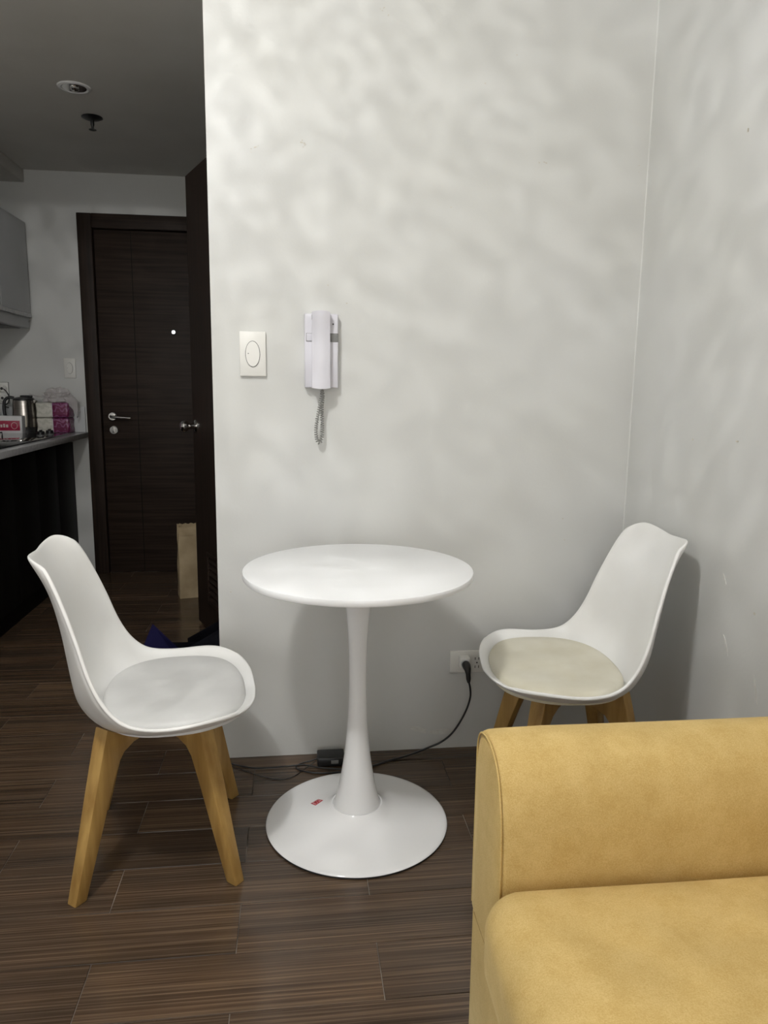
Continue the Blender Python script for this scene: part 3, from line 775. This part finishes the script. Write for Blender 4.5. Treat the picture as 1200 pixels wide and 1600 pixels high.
tube('lever', [(-1.103, YF - .010, hz), (-1.103, YF - .045, hz), (-1.098, YF - .054, hz - .001), (-1.085, YF - .057, hz - .002), (-1.04, YF - .058, hz - .005), (-.985, YF - .057, hz - .008)], .0088, M['steel'], hn, 14)
lk1 = D(lathe('lock_rose', [(0, -.008), (.023, -.008), (.026, -.005), (.026, .0055), (0, .0055)], M['steel'], d1, 32, (-1.100, YF, .897), 'Y'))
box('thumb_turn', -1.1035, -1.0965, YF - .024, YF - .0075, .882, .912, M['steel'], lk1, .002)
ph = D(lathe('peephole', [(.0105, .0055), (.0105, -.002), (.0165, -.004), (.0175, .0055)], M['dark'], d1, 28, (-.724, YF, 1.489), 'Y'))
lathe('peephole_lens', [(0, -.0015), (.006, -.001), (.0104, .0005), (.0104, .005), (0, .005)], M['peep'], ph, 24, (-.724, YF, 1.489), 'Y')

# ------------------------------------------------------------------ bathroom door, standing ajar
hx, hy, fx, fy = XE - .006, 3.065, -.486, 3.642
ang = math.atan2(fy - hy, fx - hx); WD = math.hypot(fx - hx, fy - hy)
d2 = struct(bpy.data.objects.new('door_2', None), 'dark bathroom door standing ajar, with a round knob and low louvre', 'door'); COL.objects.link(d2)
d2.location = (hx, hy, 0); d2.rotation_euler = (0, 0, ang)      # local x runs from the hinge to the free edge, +y faces the corridor
z0, z1 = .012, 2.112
vx0, vx1, vz0, vz1 = .16, WD - .20, .165, .385
lf2 = boxes('door_leaf', [(0, WD, -.038, 0, vz1, z1), (0, WD, -.038, 0, z0, vz0), (0, vx0, -.038, 0, vz0, vz1), (vx1, WD, -.038, 0, vz0, vz1)], M['wengev'], d2)
for a in ((vx0 - .018, vx1 + .018, -.002, .006, vz1 - .004, vz1 + .016), (vx0 - .018, vx1 + .018, -.002, .006, vz0 - .016, vz0 + .004), (vx0 - .018, vx0 + .004, -.002, .006, vz0, vz1), (vx1 - .004, vx1 + .018, -.002, .006, vz0, vz1)):
    box('louvre_frame', *a, M['wengev'], d2, .0015)
ns = 7
for i in range(ns):
    zc = vz0 + (i + .5) * (vz1 - vz0) / ns; h = (vz1 - vz0) / ns * .5
    prism('slat', [(-.034, zc + h * .9), (-.034, zc + h * 1.2), (.003, zc - h * .5), (.003, zc - h * .9)], vx0 - .002, vx1 + .002, lambda u, v, d: (d, u, v), M['wengev'], d2)
kx, kz = WD - .062, .985
kb = lathe('knob_rose', [(0, .010), (.024, .010), (.030, .006), (.031, -.001), (0, -.001)], M['chrome'], d2, 28, (kx, 0, kz), 'Y')
lathe('knob', [(0, .076), (.016, .075), (.0245, .068), (.027, .058), (.0245, .047), (.014, .036), (.0115, .028), (.012, .009), (0, .009)], M['chrome'], d2, 28, (kx, 0, kz), 'Y')
for z in (.3, 1.05, 1.85):
    lathe('hinge', [(0, z - .04), (.006, z - .04), (.006, z + .04), (0, z + .04)], M['steel'], d2, 12, (-.002, .004, 0))
dt = struct(boxes('trim_3', [(XE - .012, XE + .11, HY0 - .055, HY0 - .001, 0, 2.18), (XE - .012, XE + .11, HY1 + .001, HY1 + .055, 0, 2.18), (XE - .012, XE + .11, HY0 - .055, HY1 + .055, 2.139, 2.18)], M['wengev']), 'dark wooden frame of the bathroom doorway', 'door frame')

# ------------------------------------------------------------------ ceiling fittings of the corridor
dl = thing('downlight', 'unlit recessed round downlight in the corridor ceiling', 'downlight', (-.89, 3.412, ZD))
lathe('trim_ring', [(.048, -.0005), (.048, -.004), (.054, -.007), (.064, -.005), (.067, -.0005)], M['lacquer'], dl, 40)
lathe('reflector', [(.0475, -.004), (.040, -.0015), (.020, -.0012), (0, -.001)], M['chrome'], dl, 32)
lathe('bulb', [(0, -.016), (.012, -.0145), (.019, -.009), (.020, -.0022), (0, -.0022)], M['chrome'], dl, 24)
sp = thing('fire_sprinkler', 'small dark fire sprinkler hanging from the corridor ceiling', 'sprinkler', (-.91, 3.762, ZD))
lathe('escutcheon', [(0, -.0005), (.046, -.0005), (.047, -.003), (.030, -.011), (.012, -.014), (0, -.014)], M['black'], sp, 32)
lathe('stem', [(0, -.0135), (.0085, -.0135), (.0085, -.034), (.006, -.040), (.0045, -.052), (0, -.052)], M['black'], sp, 16)
lathe('deflector', [(0, -.0515), (.006, -.0515), (.017, -.0535), (.017, -.0555), (0, -.0555)], M['black'], sp, 16)

# ------------------------------------------------------------------ kitchen
CZ = .884; CX = -1.247
ct = tag(box('countertop', XL + .001, CX, 2.75, YF - .001, CZ - .031, CZ, M['stone'], None, .002), 'pale grey kitchen worktop running to the end wall', 'worktop')
bs_ = tag(box('splashback', XL + .16, -1.262, YF - .014, YF - .0005, CZ + .0005, 1.036, M['cabwhite'], None, .0015), 'low pale splashback panel on the end wall above the worktop', 'splashback')
BXF = -1.345
ys = [2.76, 3.36, 4.03, YF - .002]
names = ['black-brown kitchen base cabinet nearest the living room', 'middle black-brown kitchen base cabinet under the gas hob', 'black-brown kitchen base cabinet against the end wall']
for i in range(3):
    a, b = ys[i], ys[i + 1] - .001
    t = thing('base_cabinet', names[i], 'cabinet', (-1.6, (a + b) / 2, 0), 0, 'kitchen base cabinets')
    def K(o):
        o.location = (1.6, -(a + b) / 2, 0); return o
    K(box('body', XL + .001, BXF - .019, a, b, .10, CZ - .032, M['blackcab'], t))
    K(box('plinth', XL + .001, BXF - .03, a, b, .0005, .10, M['blackcab'], t))
    mid = (a + b) / 2
    for p, q in ((a, mid), (mid, b)):
        K(box('door', BXF - .0185, BXF, p + .0006, q - .0006, .105, CZ - .06, M['blackcab'], t, .0015))
hb = thing('gas_hob', 'black glass gas hob with two black knobs set on the worktop', 'hob', (-1.56, 3.86, CZ))
box('glass_top', -.255, .265, -.43, .573, .0004, .0085, M['glassblack'], hb, .003)
for x, y in ((.163, .43), (.178, .532)):
    kk = lathe('knob', [(0, .009), (.020, .009), (.0195, .026), (.017, .029), (0, .029)], M['black'], hb, 24, (x, y, 0))
    boxes('knob_grip', [(x - .003, x + .003, y - .019, y + .019, .0285, .036)], M['black'], kk)
    lathe('knob_ring', [(.0205, .0086), (.0235, .0086), (.0235, .0100), (.0205, .0100)], M['grey'], hb, 24, (x, y, 0))
for x, y in ((-.06, .22), (-.06, -.22)):
    lathe('burner', [(0, .009), (.05, .009), (.05, .017), (.042, .022), (0, .022)], M['black'], hb, 32, (x, y, 0))
    for q in range(4):
        an = q * PI / 2 + .78
        boxes('pan_support', [], M['black'], hb) if False else tube('pan_support', [(x + .10 * math.cos(an), y + .10 * math.sin(an), .0085), (x + .10 * math.cos(an), y + .10 * math.sin(an), .03), (x + .025 * math.cos(an), y + .025 * math.sin(an), .03)], .004, M['black'], hb, 6)

# wall cabinet and hood
UX = -1.53
uc = thing('wall_cabinet', 'pale grey kitchen wall cabinet above the worktop', 'cabinet', (-1.7, 4.2, 1.6))
def U(o):
    o.location = (1.7, -4.2, -1.6); return o
U(box('body', XL + .001, UX - .019, 3.3, YF - .03, 1.585, 2.085, M['cabwhite'], uc, .001))
for p, q in ((3.302, 3.76), (3.763, 4.222), (4.225, YF - .031)):
    U(box('door', UX - .0185, UX, p, q - .003, 1.575, 2.085, M['cabwhite'], uc, .0015))
rh = thing('range_hood', 'slim pale range hood fitted under the wall cabinet', 'hood', (-1.7, 4.2, 1.5))
def Hh(o):
    o.location = (1.7, -4.2, -1.5); return o
Hh(box('housing', XL + .001, UX - .012, 3.75, YF - .032, 1.492, 1.574, M['cabwhite'], rh, .003))
Hh(box('front_lip', UX - .0115, UX + .004, 3.75, YF - .032, 1.552, 1.574, M['stone'], rh, .002))
Hh(box('filter', XL + .05, UX - .05, 3.8, YF - .08, 1.486, 1.4915, M['grey'], rh, .001))
Hh(lathe('button', [(0, .0), (.006, 0), (.006, .009), (0, .009)], M['chrome'], rh, 12, (UX - .0115, YF - .045, 1.53), 'X'))

# kettle
kt = thing('electric_kettle', 'brushed steel electric kettle with black lid and handle', 'kettle', (-1.578, 4.588, CZ)); kt.scale = (.84, .84, .84)
lathe('power_base', [(0, .0005), (.080, .0005), (.082, .006), (.078, .020), (0, .020)], M['black'], kt, 40)
lathe('body', [(0, .0205), (.079, .0205), (.079, .040), (.078, .12), (.074, .20), (.071, .226), (.069, .228), (0, .228)], M['kettle'], kt, 56)
lathe('base_band', [(.0795, .0205), (.081, .022), (.081, .042), (.0793, .044)], M['black'], kt, 48)
ldd = lathe('lid', [(0, .2285), (.070, .2285), (.070, .238), (.055, .246), (.03, .250), (0, .251)], M['black'], kt, 40)
rbox('lid_catch', -.02, .06, -.014, .014, .247, .262, .006, M['black'], ldd, 6)
tube('handle', catmull([(-.060, -.01, .243), (-.090, -.015, .246), (-.118, -.02, .225), (-.126, -.022, .17), (-.120, -.02, .11), (-.100, -.016, .07), (-.078, -.01, .055)], 6), .0105, M['black'], kt, 10)
prism('spout', [(.060, .190), (.088, .226), (.080, .229), (.055, .229)], -.018, .018, lambda u, v, d: (u, d, v), M['kettle'], kt)

# tissue packs: two in a stack
def tissue_pack(label, z):
    t = thing('tissue_pack', label, 'tissue pack', (-1.414, 4.622, z), 0, 'stacked tissue packs'); t.scale = (.87, 1, .9)
    def soft(p):
        q = p.copy(); q.x += .003 * math.sin(60 * p.z + 30 * p.y); return q
    rbox('paper_stack', -.108, -.004, -.055, .055, .001, .099, .012, M['creamprint'], t, 10, soft)
    rbox('film_wrap', -.006, .105, -.056, .056, .0008, .0995, .014, M['purpleprint'], t, 10, soft)
    pts = [(-.056, .014), (-.0573, .085)]
    boxes('film_seal', [(-.004, .0, -.0572, .0572, .006, .094)], M['white'], t)
    return t
tissue_pack('lower of two cream and purple tissue packs stacked beside the kettle', CZ)
tissue_pack('upper of two cream and purple tissue packs stacked beside the kettle', CZ + .0902)
# clear bag crumpled on top
def crumple(name, cx, cy, cz, rx, ry, rz, seed, mat, parent):
    bm = bmesh.new(); bmesh.ops.create_icosphere(bm, subdivisions=4, radius=1)
    for v in bm.verts:
        p = v.co.copy(); n = 1 + .55 * noise.noise(p * 1.7 + Vector((seed, 0, 0))) + .30 * abs(noise.noise(p * 4.3 + Vector((0, seed, 0)))) - .12
        v.co = Vector((p.x * rx * n, p.y * ry * n, max(p.z * rz * n, -rz * .55)))
        v.co += Vector((cx, cy, cz))
    me = bpy.data.meshes.new(name); bm.to_mesh(me); bm.free()
    return link(name, me, mat, parent)
pb = thing('plastic_bag', 'crumpled clear plastic bag lying on the upper tissue pack', 'plastic bag', (-1.40, 4.62, CZ + .1815))
crumple('bag_body', .0, 0, .0285, .092, .05, .05, 3.1, M['film'], pb)
prism('bag_tail', [(.0, .0), (.10, .02), (.135, -.01), (.14, -.06), (.118, -.10), (.112, -.05), (.06, .0)], -.03, .02, lambda u, v, d: (u - .01 + .01 * math.sin(40 * v), d, v + .01), M['film'], pb)
prism('bag_corner', [(-.05, .004), (-.15, .035), (-.10, .015), (-.03, .008)], -.012, .012, lambda u, v, d: (u, d - .02, v + .012), M['film'], pb)

# pink and white boxes at the left
tb1 = thing('tissue_box', 'white tissue box with a magenta front label standing left of the kettle', 'tissue box', (-1.634, 4.476, CZ))
box('carton', -.14, .085, -.030, .030, .0005, .105, M['white'], tb1, .003)
box('side_panel', .0852, .0862, -.027, .027, .004, .10, M['cabwhite'], tb1, .0002)
lb = box('label', -.13, .075, -.0312, -.0298, .022, .078, M['magenta'], tb1, .0003)
for u0, u1, v0, v1 in ((-.06, -.05, .04, .060), (-.045, -.035, .04, .056), (-.03, -.02, .04, .056), (-.015, -.005, .04, .060), (.0, .012, .04, .056)):
    box('lettering', u0, u1, -.0320, -.0311, v0, v1, M['ink'], lb)
rg = [(.045 + .016 * math.cos(2 * PI * i / 24), -.0315, .05 + .018 * math.sin(2 * PI * i / 24)) for i in range(24)]
tube('ring_logo', rg, .0016, M['ink'], lb, 6, True)
tb2 = thing('opened_carton', 'opened white and magenta carton behind the tissue box', 'carton', (-1.79, 4.60, CZ))
box('carton', -.12, .055, -.06, .06, .0005, .115, M['white'], tb2, .003)
prism('lid_flap', [(-.115, .1155), (.05, .1155), (.075, .155), (.06, .195), (-.10, .215)], -.058, -.055, lambda u, v, d: (u, d + (v - .1155) * .4, v), M['white'], tb2)
prism('magenta_flash', [(-.115, .117), (.045, .117), (-.02, .152), (-.09, .165)], -.0605, -.0585, lambda u, v, d: (u, d + (v - .1155) * .4, v), M['magenta'], tb2)

# kitchen socket with a plug and lead
ks = thing('kitchen_socket', 'kitchen wall socket with two plugs and dark leads above the kettle', 'socket', (-1.735, YF, 1.115))
box('plate', -.040, .040, -.010, -.0004, -.062, .062, M['switch'], ks, .002)
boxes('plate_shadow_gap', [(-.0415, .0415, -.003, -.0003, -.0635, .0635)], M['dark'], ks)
for z in (.026, -.030):
    pg = lathe('plug', [(0, -.040), (.012, -.040), (.019, -.034), (.020, -.011), (0, -.011)], M['switch'], ks, 24, (.014, 0, z), 'Y')
    lathe('plug_socket', [(0, -.0412), (.008, -.0412), (.0085, -.0395), (0, -.0395)], M['dark'], pg, 16, (.014, 0, z), 'Y')
tube('lead', catmull([(.020, -.036, .026), (.040, -.045, .010), (.052, -.04, -.020), (.046, -.04, -.055), (.030, -.05, -.075), (.06, -.08, -.085)], 6), .0032, M['black'], ks, 8)

# ------------------------------------------------------------------ things on the corridor floor
kb = thing('paper_bag', 'brown kraft paper bag standing by the entrance door', 'paper bag', (-.560, 4.14, 0), .25)
def bagmesh():
    W_, Dp, Hh_ = .098, .055, .405; vs, fs = [], []; NZ = 14; ring = []
    for sgx, sgy in ((-1, -1), (1, -1), (1, 1), (-1, 1)): ring.append((sgx, sgy))
    per = []
    for i in range(4):
        a, b = ring[i], ring[(i + 1) % 4]
        n = 12 if i % 2 == 0 else 8
        for k in range(n): per.append((a[0] + (b[0] - a[0]) * k / n, a[1] + (b[1] - a[1]) * k / n))
    n = len(per)
    for iz in range(NZ + 1):
        t = iz / NZ; z = t * Hh_
        for k, (u, v_) in enumerate(per):
            gus = -.018 * t if abs(abs(u) - 1) < 1e-6 and abs(v_) < .6 else 0
            nz_ = noise.noise(Vector((u * 2.1, v_ * 2.1, z * 9))) * .006 * (.3 + t)
            zz = z + ((.005 if k % 2 else -.001) if iz == NZ else 0)
            x = u * (W_ - .006 * t + nz_) + (gus if u > 0 else -gus); y = v_ * (Dp - .014 * t + nz_)
            vs.append((x, y, zz + .0006))
    for iz in range(NZ):
        for k in range(n): fs.append((iz * n + k, iz * n + (k + 1) % n, (iz + 1) * n + (k + 1) % n, (iz + 1) * n + k))
    fs.append(tuple(range(n)))
    return vs, fs
v, f = bagmesh(); bo = poly('bag_body', v, f, M['kraft'], kb, True, 25)
so = bo.modifiers.new('thick', 'SOLIDIFY'); so.thickness = .0012
prism('fold_flap', [(-.09, .355), (.085, .352), (.088, .385), (-.088, .388)], -.0455, -.0435, lambda u, v, d: (u, d, v), M['kraft'], kb)

nb = thing('open_box', 'dark navy cardboard box with raised open flaps on the corridor floor', 'box', (-.42, 2.70, 0))
body = boxes('box_body', [(-.14, .14, -.11, -.106, .001, .19), (-.14, .14, .106, .11, .001, .19), (-.14, -.136, -.106, .106, .001, .19), (.136, .14, -.106, .106, .001, .19), (-.136, .136, -.106, .106, .001, .005)], M['blackcard'], nb)
def quadflap(name, a, b, c, d, mat, th=.004):
    A, B, Cc, Dd = map(Vector, (a, b, c, d)); nn = (B - A).cross(Dd - A).normalized() * th
    vs = [A, B, Cc, Dd, A + nn, B + nn, Cc + nn, Dd + nn]
    return poly(name, vs, [(3, 2, 1, 0), (4, 5, 6, 7), (0, 1, 5, 4), (1, 2, 6, 5), (2, 3, 7, 6), (3, 0, 4, 7)], mat, nb)
fl = quadflap('flap', (-.150, -.108, .190), (.002, -.108, .190), (-.004, -.050, .216), (-.106, -.012, .306), M['navy'])
quadflap('flap', (.138, .108, .190), (.0, .108, .19), (.0, .105, .205), (.155, .07, .300), M['blackcard'])
quadflap('flap', (.004, -.108, .190), (.140, -.108, .190), (.20, -.03, .318), (.002, -.050, .210), M['blackcard'])
tube('crescent_print', [(-.062 + .010 * math.cos(a), -.083 + .0, .218 + .012 * math.sin(a)) for a in [1.8 + i * .3 for i in range(9)]], .0011, M['ink'], fl, 5)
